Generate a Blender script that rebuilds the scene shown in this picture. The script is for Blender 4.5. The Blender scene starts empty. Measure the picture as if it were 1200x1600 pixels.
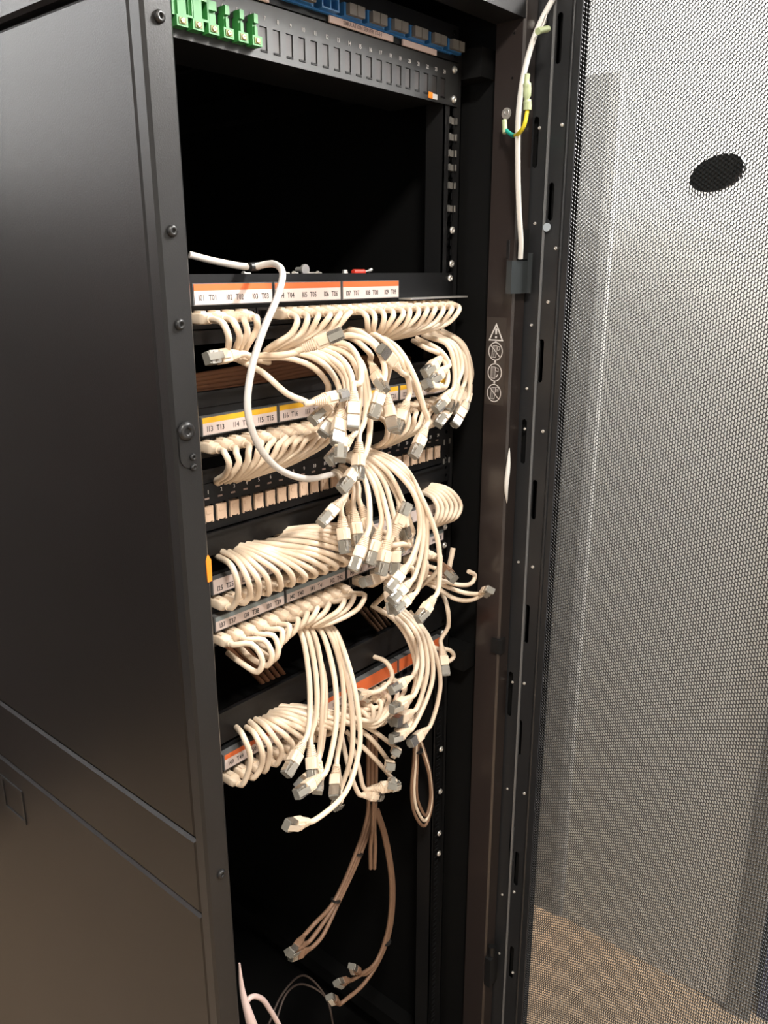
import bpy, bmesh, math, random
from mathutils import Vector, Matrix
from mathutils.geometry import tessellate_polygon
random.seed(7)
SC = bpy.context.scene
COL = SC.collection

# ---------------------------------------------------------------- camera
CAM = Vector((-.728, -.70, 1.62))
FPX = 1270.0                      # focal length in pixels of the 1200x1600 frame
R = ((0.649793, -0.76011, -0.001372), (-0.217954, -0.184591, -0.958344), (0.728194, 0.623024, -0.285615))
right, down, fwd = Vector(R[0]), Vector(R[1]), Vector(R[2])
cd = bpy.data.cameras.new('camera'); cam = bpy.data.objects.new('camera', cd); COL.objects.link(cam)
m = Matrix((right, -down, -fwd)).transposed().to_4x4(); m.translation = CAM
cam.matrix_world = m
cd.sensor_fit = 'VERTICAL'; cd.sensor_height = 24; cd.lens = 24 * FPX / 1600
cd.clip_start = .02; cd.clip_end = 60
SC.camera = cam

def ray(px, py):
    return right * ((px - 600) / FPX) + down * ((py - 800) / FPX) + fwd
def PY(px, py, Y=0.0):            # the point seen at a pixel, on the plane y = Y of the rack
    d = ray(px, py); return CAM + d * ((Y - CAM.y) / d.y)
def PX(px, py, X):
    d = ray(px, py); return CAM + d * ((X - CAM.x) / d.x)

# ---------------------------------------------------------------- world, lights, exposure
w = bpy.data.worlds.new('world'); SC.world = w; w.use_nodes = True
w.node_tree.nodes['Background'].inputs[0].default_value = (.9, .93, 1, 1)
w.node_tree.nodes['Background'].inputs[1].default_value = .02
SC.view_settings.view_transform = 'Standard'; SC.view_settings.look = 'None'
SC.view_settings.gamma = 1; SC.view_settings.use_curve_mapping = False
SC.view_settings.exposure = 0.0
def area_light(name, loc, sx, sy, watts, color, aim=None):
    l = bpy.data.lights.new(name, 'AREA'); l.shape = 'RECTANGLE'; l.size = sx; l.size_y = sy
    l.energy = watts; l.color = color
    o = bpy.data.objects.new(name, l); COL.objects.link(o); o.location = loc
    if aim is not None:
        o.rotation_euler = (Vector(aim) - Vector(loc)).to_track_quat('-Z', 'Y').to_euler()
    return o
area_light('ceiling_light_aisle', (-.88, -1.02, 2.66), .26, .26, 46, (1, .95, .87))
area_light('ceiling_light_by_wall', (.79, -.90, 2.64), .12, .45, 128, (1, .98, .95))
area_light('ceiling_light_side', (-1.10, 1.1, 2.66), .4, .6, 60, (.97, .98, 1))
area_light('left_fill_light', (-3.06, -.72, 2.02), .7, .8, 8, (.93, .96, 1), aim=(0, -.72, 1.9))  # added source out of view, throws level light in from the left

# ---------------------------------------------------------------- materials
MATS = {}
def mat(name, col, rough=.5, metal=0.0, noise=None, bump=0.0, bscale=200, spec=None, trans=0.0, emit=None, coat=0):
    if name in MATS: return MATS[name]
    M = bpy.data.materials.new(name); M.use_nodes = True
    nt = M.node_tree; b = nt.nodes['Principled BSDF']
    b.inputs['Base Color'].default_value = (*col, 1); b.inputs['Roughness'].default_value = rough
    b.inputs['Metallic'].default_value = metal
    if spec is not None: b.inputs['Specular IOR Level'].default_value = spec
    if trans: b.inputs['Transmission Weight'].default_value = trans
    if coat: b.inputs['Coat Weight'].default_value = coat; b.inputs['Coat Roughness'].default_value = .18
    if emit: b.inputs['Emission Color'].default_value = (*emit[0], 1); b.inputs['Emission Strength'].default_value = emit[1]
    if noise or bump:
        tc = nt.nodes.new('ShaderNodeTexCoord')
        n = nt.nodes.new('ShaderNodeTexNoise'); n.inputs['Scale'].default_value = bscale if not noise else noise[0]
        n.inputs['Detail'].default_value = 4
        nt.links.new(tc.outputs['Object'], n.inputs['Vector'])
        if noise:
            r = nt.nodes.new('ShaderNodeValToRGB')
            r.color_ramp.elements[0].position = .3; r.color_ramp.elements[1].position = .7
            r.color_ramp.elements[0].color = (*col, 1); r.color_ramp.elements[1].color = (*noise[1], 1)
            nt.links.new(n.outputs['Fac'], r.inputs['Fac']); nt.links.new(r.outputs['Color'], b.inputs['Base Color'])
        if bump:
            n2 = nt.nodes.new('ShaderNodeTexNoise'); n2.inputs['Scale'].default_value = bscale
            nt.links.new(tc.outputs['Object'], n2.inputs['Vector'])
            bp = nt.nodes.new('ShaderNodeBump'); bp.inputs['Strength'].default_value = bump; bp.inputs['Distance'].default_value = .0004
            nt.links.new(n2.outputs['Fac'], bp.inputs['Height']); nt.links.new(bp.outputs['Normal'], b.inputs['Normal'])
    MATS[name] = M; return M
BLACK = mat('powder_coat_black', (.011, .011, .0115), .36, noise=(6, (.015, .0145, .0145)), bump=.25, bscale=900, spec=.4)
PANEL = mat('side_panel_paint', (.006, .0055, .0055), .36, noise=(3, (.010, .009, .009)), bump=.25, bscale=700, spec=.4)
INSIDE = mat('black_inside', (.004, .004, .004), .7, spec=.2)
POSTM = mat('satin_post_paint', (.030, .0225, .0205), .36, spec=.5, coat=.5)
MESHM = mat('perforated_sheet_paint', (.012, .012, .012), .5)
FACE = mat('patch_panel_black', (.005, .005, .0055), .45, bump=.2, bscale=900, spec=.3)
CREAM = mat('cream_pvc', (.84, .69, .53), .40, noise=(30, (.80, .64, .48)))
CREAMD = mat('shaded_cream_pvc', (.24, .135, .08), .5, noise=(30, (.20, .115, .07)))  # the cream cable darkened in its base colour for the dim interior
BROWNC = mat('brown_lit_pvc', (.50, .24, .13), .5)  # brown bounce light deep in the rack, painted into the cable colour
DARKC = mat('dark_grey_pvc', (.07, .05, .042), .5)
WHITEC = mat('white_pvc', (.80, .77, .72), .45)
GREYC = mat('grey_white_pvc', (.60, .56, .52), .45)
SILVER = mat('nickel_shield', (.60, .56, .50), .26, .85, noise=(80, (.46, .43, .38)))
STEEL = mat('zinc_steel', (.80, .77, .72), .28, .75)
CLEAR = mat('clear_plastic', (.42, .40, .35), .2, 0, spec=.6, trans=.5)
PAPER = mat('label_paper', (.60, .50, .465), .6)
INK = mat('black_ink', (.03, .025, .025), .6)
WINK = mat('white_print', (.75, .72, .70), .5)
ORANGE = mat('orange_strip', (.60, .12, .03), .5)
YELLOW = mat('yellow_strip', (.72, .40, .02), .5)
SLATE = mat('slate_strip', (.20, .24, .25), .5)
IVORY = mat('ivory_shutter', (.64, .46, .33), .5)
GREEN = mat('green_terminal', (.035, .20, .045), .4)
BRASS = mat('brass_screw', (.75, .65, .35), .35, 1.0)
BLUE = mat('blue_adapter', (.035, .17, .42), .4)
CAP = mat('grey_dust_cap', (.16, .145, .125), .5)
WALLM = mat('white_wall_paint', (.86, .86, .84), .6, noise=(2, (.82, .82, .80)))
FLOORM = mat('tan_vinyl', (.30, .205, .125), .6, noise=(60, (.38, .27, .17)))
NAVY = mat('navy_paint', (.035, .045, .11), .5)
TRIMM = mat('grey_trim', (.25, .24, .22), .5)
YWIRE = mat('yellow_wire', (.85, .70, .03), .4)
TEAL = mat('green_wire', (.03, .45, .35), .4)
LIME = mat('pale_sleeve', (.52, .60, .34), .35, spec=.6)
ORTAG = mat('orange_plastic', (.95, .26, .02), .4)
RED = mat('red_plastic', (.75, .05, .03), .4)
RUBBER = mat('black_tie', (.01, .01, .01), .5)
PINKC = mat('pinkish_pvc', (.66, .50, .46), .5)

# ---------------------------------------------------------------- mesh helpers
class MB:
    def __init__(s): s.v = []; s.f = []; s.sm = []
    def add(s, vs, fs, smooth=False):
        o = len(s.v); s.v += [Vector(p) for p in vs]
        for f in fs: s.f.append(tuple(i + o for i in f)); s.sm.append(smooth)
        return s
    def box(s, a, b):
        x0, y0, z0 = [min(a[i], b[i]) for i in range(3)]; x1, y1, z1 = [max(a[i], b[i]) for i in range(3)]
        s.add([(x0, y0, z0), (x1, y0, z0), (x1, y1, z0), (x0, y1, z0), (x0, y0, z1), (x1, y0, z1), (x1, y1, z1), (x0, y1, z1)],
              [(0, 3, 2, 1), (4, 5, 6, 7), (0, 1, 5, 4), (1, 2, 6, 5), (2, 3, 7, 6), (3, 0, 4, 7)]); return s
    def rings(s, rings, smooth=True, cap=True):
        n = len(rings[0]); vs = [p for r in rings for p in r]; fs = []
        for i in range(len(rings) - 1):
            for j in range(n):
                k = (j + 1) % n
                fs.append((i * n + j, i * n + k, (i + 1) * n + k, (i + 1) * n + j))
        s.add(vs, fs, smooth)
        if cap:
            s.add(rings[0], [tuple(range(n))[::-1]]); s.add(rings[-1], [tuple(range(n))])
        return s
    def cyl(s, c, ax, r, L, n=14, r2=None, smooth=True):
        ax = Vector(ax).normalized(); u = ax.orthogonal().normalized(); v = ax.cross(u); r2 = r if r2 is None else r2
        c = Vector(c)
        ring = lambda cc, rr: [cc + u * rr * math.cos(2 * math.pi * k / n) + v * rr * math.sin(2 * math.pi * k / n) for k in range(n)]
        return s.rings([ring(c, r), ring(c + ax * L, r2)], smooth)
    def tube(s, pts, r, n=8, cap=True):
        pts = [Vector(p) for p in pts]; rings = []
        t = (pts[1] - pts[0]).normalized(); u = t.orthogonal().normalized()
        for i, p in enumerate(pts):
            t2 = (pts[min(i + 1, len(pts) - 1)] - pts[max(i - 1, 0)]).normalized()
            u = (u - t2 * u.dot(t2)).normalized(); vv = t2.cross(u)
            rr = r(i / (len(pts) - 1)) if callable(r) else r
            rings.append([p + u * rr * math.cos(2 * math.pi * k / n) + vv * rr * math.sin(2 * math.pi * k / n) for k in range(n)])
        return s.rings(rings, True, cap)
    def plate(s, outer, holes, T, th):
        """outer and holes: lists of (u, v); T maps (u, v, depth) to a point; th: thickness (0 for a single skin)"""
        loops = [outer] + holes
        tess = tessellate_polygon([[Vector((p[0], p[1], 0)) for p in L] for L in loops])
        flat = [p for L in loops for p in L]; n = len(flat)
        vs = [T(p[0], p[1], 0) for p in flat]
        fs = [tuple(t) for t in tess]
        if th:
            vs += [T(p[0], p[1], th) for p in flat]
            fs += [tuple(i + n for i in reversed(t)) for t in tess]
            o = 0
            for L in loops:
                k = len(L)
                for j in range(k):
                    a, b = o + j, o + (j + 1) % k
                    fs.append((a, b, b + n, a + n))
                o += k
        s.add(vs, fs); return s
    def mesh(s, name, mt, origin=(0, 0, 0)):
        me = bpy.data.meshes.new(name); og = Vector(origin)
        me.from_pydata([tuple(p - og) for p in s.v], [], s.f)
        me.materials.append(mt)
        me.polygons.foreach_set('use_smooth', s.sm); me.update()
        return me
    def build(s, name, mt, parent=None, loc=None, fix=True):
        """parent: the thing; vertices are given in world space"""
        og = Vector(loc) if loc is not None else (wloc(parent) if parent else Vector())
        me = s.mesh(name, mt, og)
        if fix:
            bm = bmesh.new(); bm.from_mesh(me); bmesh.ops.recalc_face_normals(bm, faces=bm.faces); bm.to_mesh(me); bm.free()
        return link(name, me, parent, og)
def wloc(o):
    v = Vector(o.location)
    while o.parent: o = o.parent; v = v + Vector(o.location)
    return v
def link(name, data, parent, worldloc, rot=None):
    o = bpy.data.objects.new(name, data); COL.objects.link(o)
    if parent: o.parent = parent; o.location = Vector(worldloc) - wloc(parent)
    else: o.location = worldloc
    if rot is not None: o.rotation_euler = rot.to_euler()
    return o
def tag(o, label=None, cat=None, group=None, kind=None):
    if label: o['label'] = label
    if cat: o['category'] = cat
    if group: o['group'] = group
    if kind: o['kind'] = kind
    return o
def empty(name, loc, label, cat, group=None):
    o = bpy.data.objects.new(name, None); COL.objects.link(o); o.location = loc
    o.empty_display_size = .02
    return tag(o, label, cat, group)
def rect(u0, v0, u1, v1): return [(u0, v0), (u1, v0), (u1, v1), (u0, v1)]
def slot(u, v0, v1, r, n=5):      # an upright rounded slot
    P = []
    for k in range(n + 1): a = math.pi * k / n; P.append((u + r * math.cos(a), v1 - r + r * math.sin(a)))
    for k in range(n + 1): a = math.pi + math.pi * k / n; P.append((u + r * math.cos(a), v0 + r + r * math.sin(a)))
    return P
TEXTS = {}
def text_mesh(s, mt, condensed=1.0):
    key = (s, mt.name, condensed)
    if key in TEXTS: return TEXTS[key]
    c = bpy.data.curves.new('t', 'FONT'); c.body = s; c.size = 1; c.extrude = .01; c.align_x = 'CENTER'; c.align_y = 'CENTER'
    c.resolution_u = 2; c.offset = .012
    o = bpy.data.objects.new('t', c); COL.objects.link(o)
    bpy.context.view_layer.update()
    me = bpy.data.meshes.new_from_object(o.evaluated_get(bpy.context.evaluated_depsgraph_get()))
    bpy.data.objects.remove(o)
    for v in me.vertices: v.co.x *= condensed
    me.materials.clear(); me.materials.append(mt); me.name = 'lettering'
    TEXTS[key] = me; return me
ROT_FRONT = Matrix.Rotation(math.pi / 2, 3, 'X')      # text reading in the x-z plane, facing -y
def text(s, size, mt, p, parent, name='lettering', cond=.8, bold=False, rot=ROT_FRONT):
    o = link(name, text_mesh(s, mt, cond), parent, p, rot); o.scale = (size, size, size); return o

# ---------------------------------------------------------------- room
H = CAM.z
WX = .892
def struct(name, mb, mt): return tag(mb.build(name, mt), kind='structure')
struct('floor', MB().box((-3.2, -3.2, -.05), (WX + .1, 1.7, 0)), FLOORM)
struct('ceiling', MB().box((-3.2, -3.2, 2.7), (WX + .1, 1.7, 2.75)), WALLM)
struct('wall_right', MB().box((WX, -.345, 0), (WX + .1, 1.7, 2.7)).box((WX, -.345, 2.1), (WX + .1, -1.25, 2.7)).box((WX, -1.25, 0), (WX + .1, -3.2, 2.7)), WALLM)
struct('wall_back', MB().box((-3.2, 1.6, 1.85), (WX, 1.7, 2.7)), WALLM)
struct('wall_left', MB().box((-3.2, -3.2, 1.5), (-3.1, -1.25, 2.7)).box((-3.2, -.2, 1.5), (-3.1, 1.6, 2.7)).box((-3.2, -1.25, 2.45), (-3.1, -.2, 2.7)), WALLM)
WOOD = mat('brown_wood_lining', (.11, .05, .03), .5, noise=(4, (.15, .065, .035)))
DARKW = mat('dark_lower_wall', (.035, .026, .022), .6)
struct('trim_2', MB().box((-1.75, 1.585, 0), (WX, 1.7, 1.85)), DARKW)
struct('brown_reflector', MB().box((-3.0, 1.57, .9), (-1.75, 1.7, 2.1)).box((-2.9, 1.56, 1.0), (-1.85, 1.57, 2.0)), mat('reflector_brown', (.42, .19, .11), .5, noise=(4, (.36, .16, .09))))  # unseen brown panel, added so that the right post reflects it
struct('trim_4', MB().box((-3.2, 1.585, 0), (-1.75, 1.7, .9)), DARKW)
struct('trim_3', MB().box((-3.2, -3.2, 0), (-3.08, 1.58, 1.5)), DARKW)
struct('left_glow_pane', MB().box((-3.15, -1.25, 1.5), (-3.13, -.2, 2.45)), mat('glow_pane', (.8, .85, .9), .3, emit=((.9, .95, 1), 1.0)))  # unseen glowing pane, added to go with the light from the left
struct('wall_front', MB().box((-3.1, -3.2, 0), (WX, -3.1, 2.7)), WALLM)
struct('door_1', MB().box((WX + .02, -.405, 0), (WX + .06, -1.20, 2.05)).box((WX + .012, -.50, .15), (WX + .02, -1.10, .95)).box((WX + .012, -.50, 1.10), (WX + .02, -1.10, 1.95)), NAVY)
struct('trim_1', MB().box((WX - .012, -.345, 0), (WX, -.395, 2.12)).box((WX - .012, -.395, 2.06), (WX, -1.20, 2.12)).box((WX - .012, -1.2, 0), (WX, -1.25, 2.12)), TRIMM)

struct('wall_shade_panel', MB().rings([[Vector((WX + x, y, z)) for x, y in ((0, .075), (-.005, .080), (-.010, .10), (-.012, .14), (-.012, 1.585), (0, 1.585))] for z in (0, 1.985)], False), mat('wall_shade_grey', (.36, .355, .34), .55))  # added panel, its grey stands in for shadow on the wall
# ---------------------------------------------------------------- rack body
XO, XI = .300, .269               # half widths, outside and at the inner edge of a front post
YF = -.083                        # front of the posts
D0 = 1.0                          # depth
TOP = H + .372
rack = empty('server_rack', (0, .45, 0), 'tall black network rack with open front, black side panel and perforated door swung open', 'rack')
def post(sx, yfront, ydepth):
    s = sx; mb = MB()
    y0, y1 = yfront, yfront + ydepth
    sg = 1 if ydepth > 0 else -1
    prof = [(XO, y1), (XO, y0 + .003 * sg), (XO - .003, y0), (XI + .003, y0), (XI, y0 + .003 * sg), (XI, y0 + .043 * sg), (XI + .003, y0 + .043 * sg), (XI + .003, y0 + .006 * sg), (XO - .004, y0 + .006 * sg), (XO - .004, y1)]
    r = [[Vector((s * x, y, z)) for x, y in prof] for z in (.06, TOP - .03)]
    return mb.rings(r, False)
pl = post(-1, YF, .016).build('front_post', BLACK, rack)
pr = post(1, YF, .016).build('front_post', POSTM, rack)
post(-1, D0 + .02, -.02).build('rear_post', BLACK, rack); post(1, D0 + .02, -.02).build('rear_post', BLACK, rack)
# top: frame beam, roof, lower plinth
zb = H + .304
MB().box((-XO, YF + .001, zb), (XO, YF + .045, TOP)).build('top_beam', BLACK, rack)
MB().box((-XO, YF + .045, TOP - .025), (XO, D0 + .02, TOP)).build('roof', BLACK, rack)
MB().box((-XO, YF + .001, .02), (XO, YF + .045, .075)).build('bottom_beam', BLACK, rack)
MB().box((-XO + .01, YF + .045, .05), (XO - .01, D0, .06)).build('base_plate', INSIDE, rack)
MB().box((-XO + .002, D0, .06), (XO - .002, D0 + .012, TOP - .03)).build('rear_door', INSIDE, rack)
# left side: two lift-off panels, with the folded rail between them, right side: one
def sidepanel(s, z0, z1, name, y0=-.066, lab=None):
    b = .0035; x = s * XO
    mb = MB(); xo = x + s * .0; xi = x - s * .012
    ring = lambda xx, g: [(xx, y0 + g, z0 + g), (xx, D0 - g, z0 + g), (xx, D0 - g, z1 - g), (xx, y0 + g, z1 - g)]
    mb.rings([[Vector(p) for p in ring(xi, 0)], [Vector(p) for p in ring(xo - s * b, 0)], [Vector(p) for p in ring(xo, b)]], False)
    return mb.build(name, PANEL, rack)
sidepanel(-1, H - .587, H + .221, 'side_panel')
sidepanel(-1, H - .687, H - .590, 'side_panel')
sidepanel(-1, .03, H - .690, 'side_panel')
sidepanel(-1, H + .227, TOP, 'side_panel')
sidepanel(1, .03, TOP, 'side_panel', y0=-.06)
lat = PX(5, 1223, -XO - .001)
MB().plate(rect(lat.y - .06, lat.z - .045, lat.y + .006, lat.z + .012), [rect(lat.y - .055, lat.z - .04, lat.y + .001, lat.z + .007)], lambda u, v, d: (-XO - .0015 + d, u, v), .0015).build('latch_frame', BLACK, rack)
for s in (-1, 1):                 # inner lining seen past the rail
    MB().box((s * (XO - .013), YF + .05, .07), (s * (XO - .016), D0 - .01, TOP - .03)).build('inner_panel', INSIDE, rack)
# mounting rails with square holes
def rail(s, y, name='mounting_rail'):
    zs0, zs1 = .10, TOP - .09
    holes = []
    z = H - .0144 + .0063
    z -= 33 * .04445
    while z < zs1 - .03:
        for dz in (0, .01588, .03175):
            if z + dz > zs0 + .01 and z + dz < zs1 - .01: holes.append(rect(.2325 - .0048, z + dz - .0048, .2325 + .0048, z + dz + .0048))
        z += .04445
    mb = MB()
    mb.plate(rect(.216, zs0, .254, zs1), holes, lambda u, v, d: (s * u, y + d, v), .002)
    mb.box((s * .216, y, zs0), (s * .218, y + .03, zs1)).box((s * .252, y, zs0), (s * .254, y + .045, zs1))
    return mb.build(name, BLACK, rack)
rr = rail(1, .0022); rl = rail(-1, .0022); rail(1, .72); rail(-1, .72)
for s in (-1, 1):
    for z in (.14, 1.0, TOP - .13):
        MB().box((s * .252, -.03, z), (s * .287, .80, z + .035)).build('cross_brace', INSIDE, rack)
def screw(p, d, parent, name='screw', r=.0055, mt=STEEL, h=.003):
    d = Vector(d).normalized(); mb = MB(); u = d.orthogonal().normalized(); v = d.cross(u); n = 12
    ring = lambda rr_, hh: [Vector(p) + d * hh + (u * math.cos(2 * math.pi * k / n) + v * math.sin(2 * math.pi * k / n)) * rr_ for k in range(n)]
    mb.rings([ring(r, 0), ring(r, h * .4), ring(r * .8, h * .85), ring(r * .45, h), ring(r * .3, h * .5)], True)
    return mb.build(name, mt, parent)
for (px, py) in ((715, 190), (713, 215), (711, 240), (710, 262), (709, 290), (708, 326), (700, 640), (698, 690), (697, 720)):
    p = PY(px, py, -.001)
    z = p.z; p = Vector((.2325, -.0005, z))
    mb = MB().box((p.x - .0085, p.y, p.z - .004), (p.x - .0055, p.y - .0012, p.z + .004)).box((p.x + .0052, p.y, p.z - .004), (p.x + .008, p.y - .0012, p.z + .004)).box((p.x - .006, p.y + .002, p.z - .004), (p.x + .006, p.y + .006, p.z + .004))
    mb.build('cage_nut', mat('cage_nut_steel', (.45, .43, .40), .35, .8), rr)
for (px, py) in ((707, 360), (705, 412), (684, 1172), (683, 1238), (682, 1303), (680, 1336)):
    p = PY(px, py, 0); screw((.2325, -.002, p.z), (0, -1, 0), rr, 'rail_screw', .005)
# left post details
for (px, py) in ((248, 26), (268, 361), (280, 507), (345, 1365)):
    p = PY(px, py, YF); screw((p.x, YF, p.z), (0, -1, 0), pl, 'button_screw', .0052, BLACK, .004)
p0, p1 = PY(288, 640, YF), PY(293, 738, YF)
cx = (p0.x + p1.x) / 2 + .002
bx = lambda u, v, d: (u, YF - .0015 + d, v)
MB().plate(slot(cx, p1.z + .004, p0.z - .012, .0105, 8), [], bx, .0015).build('strike_plate', BLACK, pl)
screw((cx - .002, YF - .0015, PY(287, 674, YF).z), (0, -1, 0), pl, 'strike_pin', .009, BLACK, .004)
screw((cx + .003, YF - .0015, PY(293, 715, YF).z), (0, -1, 0), pl, 'button_screw', .0035, BLACK, .003)
screw((cx + .003, YF - .0015, PY(294, 731, YF).z), (0, -1, 0), pl, 'button_screw', .0035, BLACK, .003)
# worn inner lip of the left post
EDGE = mat('worn_edge', (.05, .05, .045), .4, noise=(60, (.16, .15, .13)))
MB().box((-XI, YF + .010, .08), (-XI + .0045, YF + .013, H + .0)).build('inner_lip', EDGE, pl)
p = PY(327, 888, YF - .001)
MB().rings([[Vector((p.x - .0025, YF - .001, p.z - .014)), Vector((p.x + .0025, YF - .001, p.z - .014)), Vector((p.x + .0025, YF + .006, p.z - .014)), Vector((p.x - .0025, YF + .006, p.z - .014))],
            [Vector((p.x - .003, YF - .001, p.z + .008)), Vector((p.x + .003, YF - .001, p.z + .008)), Vector((p.x + .003, YF + .006, p.z + .008)), Vector((p.x - .003, YF + .006, p.z + .008))],
            [Vector((p.x - .001, YF, p.z + .013)), Vector((p.x + .001, YF, p.z + .013)), Vector((p.x + .001, YF + .004, p.z + .013)), Vector((p.x - .001, YF + .004, p.z + .013))]], False).build('orange_tab', ORTAG, rack)
# pictogram sticker on the inner side of the right post
XS = XI - .0004
def on_post(u, v, d=0): return (XS - d, sy - u, v)
sy = (PX(774, 560, XI)).y
stk = MB().box((XI - .0003, sy - .0165, PX(776, 505, XI).z + .008), (XI + .0001, sy + .0165, PX(772, 628, XI).z - .004)).build('warning_sticker', mat('dark_sticker', (.045, .035, .03), .5), rack)
def ring2(mb, cu, cv, ru, rv, w, n=28):
    o = [(cu + ru * math.cos(2 * math.pi * k / n), cv + rv * math.sin(2 * math.pi * k / n)) for k in range(n)]
    i = [(cu + (ru - w) * math.cos(2 * math.pi * k / n), cv + (rv - w) * math.sin(2 * math.pi * k / n)) for k in range(n)]
    mb.plate(o, [i], on_post, 0)
def line2(mb, a, b, w):
    a, b = Vector(a), Vector(b); t = (b - a).normalized(); nn = Vector((-t.y, t.x)) * w / 2
    mb.add([on_post(*(a + nn)), on_post(*(a - nn)), on_post(*(b - nn)), on_post(*(b + nn))], [(0, 1, 2, 3)])
zt = PX(776, 519, XI).z
mb = MB(); tz = zt
tri = [(-.0125, tz - .012), (.0125, tz - .012), (0, tz + .013)]; tri2 = [(-.0092, tz - .0102), (.0092, tz - .0102), (0, tz + .0085)]
mb.plate(tri, [tri2], on_post, 0)
mb.plate([(-.0013, tz - .003), (.0013, tz - .003), (.0019, tz + .004), (0, tz + .006), (-.0019, tz + .004)], [], on_post, 0)
line2(mb, (0, tz - .0085), (0, tz - .0055), .0032)
mb.build('warning_triangle', WINK, stk)
cz = [PX(775, 549, XI).z, PX(774, 582, XI).z, PX(772, 614, XI).z]
for i, z in enumerate(cz):
    mb = MB(); ring2(mb, 0, z, .0120, .0130, .0013)
    def boxline(pts, w=.0007):
        for a, b in zip(pts, pts[1:] + pts[:1]): line2(mb, (a[0], z + a[1]), (b[0], z + b[1]), w)
    sk = .002 if i != 1 else 0
    boxline([(-.0062, -.0085), (.0005, -.0085), (.0005 + sk, .0078), (-.0062 + sk, .0078)])
    for q in (-.0042, -.0025): line2(mb, (q, z - .0080), (q + sk, z + .0072), .0003)
    if i == 0: boxline([(.0036, .001), (.0072, .003), (.0060, .0072), (.0028, .0062)], .0006)
    elif i == 1: boxline([(.0012, .0025), (.0058, .0015), (.0058, .0062), (.0012, .0070)], .0006); line2(mb, (.0025, z - .0068), (.0052, z - .0026), .0016)
    else: boxline([(.0030, .002), (.0068, .002), (.0068, .0085), (.0030, .0085)], .0006); line2(mb, (.0033, z + .005), (.0066, z + .005), .0006)
    if i != 1: line2(mb, (-.0087, z + .0088), (.0087, z - .0088), .0013)
    mb.build('pictogram', WINK, stk)
mb = MB()
for a, b in ((zt - .0125, cz[0] + .013), (cz[0] - .013, cz[1] + .013), (cz[1] - .013, cz[2] + .013)):
    mb.plate([(-.0011, a), (.0011, a), (.0014, (a + b) / 2), (.0026, (a + b) / 2), (0, b), (-.0026, (a + b) / 2), (-.0014, (a + b) / 2)], [], on_post, 0)
mb.build('arrow', WINK, stk)

# ---------------------------------------------------------------- perforated front door, swung open
door = empty('tmp', (XO, -.10, 0), None, None); door.name = 'front_door'; door.parent = rack; door.location = Vector((XO, -.10, 0)) - rack.location
DZ0, DZ1 = .05, TOP - .003
YS0, YR, YM = -.0735, -.1060, -.1445  # stile: rear edge, ridge, start of the mesh
STILE = mat('stile_paint', (.022, .0225, .024), .34, bump=.2, bscale=900)
def stile_plate(y0, y1, x, slots, name):
    T = lambda u, v, d: (x + d, u, v)
    mb = MB().plate(rect(y1, DZ0, y0, DZ1), slots, T, .0018)
    o = mb.build(name, STILE, door)
    MB().box((x + .009, y1 - .006, DZ0), (x + .0095, y0 + .001, DZ1)).build('stile_backing', INSIDE, door)
    return o
sl1 = []; sl2 = []
for (a, b, c, d, e) in ((838, 182, 838, 262, 1), (819, 655, 816, 725, 1), (798, 1050, 796, 1120, 1)):
    sl1.append(slot(PX(a, b, XO).y, PX(c, d, XO).z, PX(a, b, XO).z, .0042))
for (a, b, c, d) in ((877, 18, 869, 100), (861, 285, 859, 345), (846, 530, 842, 598), (835, 750, 833, 812), (824, 945, 821, 1005), (812, 1125, 810, 1180), (800, 1290, 798, 1345)):
    q = PX((a + c) / 2, (b + d) / 2, XO); sl2.append(slot(q.y, PX(c, d, XO).z, PX(a, b, XO).z, .0042))
for z in (H - 1.02, H - 1.22, H - 1.42): sl2.append(slot(-.117, z, z + .07, .0042)); 
st1 = stile_plate(YS0, YR + .0015, XO + .001, sl1, 'hinge_stile')
st2 = stile_plate(YR - .0015, YM, XO + .001, sl2, 'hinge_stile')
RIDGE = mat('lit_ridge_grey', (.13, .132, .135), .22, bump=.1)  # lighter base colour paints the light caught along the ridge
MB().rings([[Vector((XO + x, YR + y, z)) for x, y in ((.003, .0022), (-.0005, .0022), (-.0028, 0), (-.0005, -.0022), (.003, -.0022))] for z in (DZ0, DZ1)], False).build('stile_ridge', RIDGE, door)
MB().rings([[Vector((XO + x, -.1335 + y, z)) for x, y in ((.002, .0028), (-.001, .002), (-.0018, 0), (-.001, -.002), (.002, -.0028))] for z in (DZ0, DZ1)], True).build('pressed_rib', STILE, door)
for (px, py) in ((878, 195), (868, 388), (856, 472), (848, 674), (832, 886), (819, 1068), (819, 1240), (803, 1394), (801, 1520)):
    p = PX(px, py, XO); screw((XO + .001, min(p.y, -.112), p.z), (-1, 0, 0), door, 'rivet', .0026, STEEL, .0022)
for (px, py) in ((826, 202), (819, 350), (830, 508), (812, 606), (803, 668), (793, 874), (784, 1060), (776, 1225), (770, 1390), (767, 1482)):
    p = PX(px, py, XO); y = max(min(p.y, -.092), YR + .004); screw((XO + .001, y, p.z), (-1, 0, 0), door, 'rivet', .0022, STEEL, .0018)
p = PX(862, 355, XO); MB().cyl((XO - .001, -.1125, p.z), (-1, 0, 0), .0055, .002, 16).build('plug_disc', mat('grey_plastic', (.45, .5, .55), .4), door)
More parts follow.
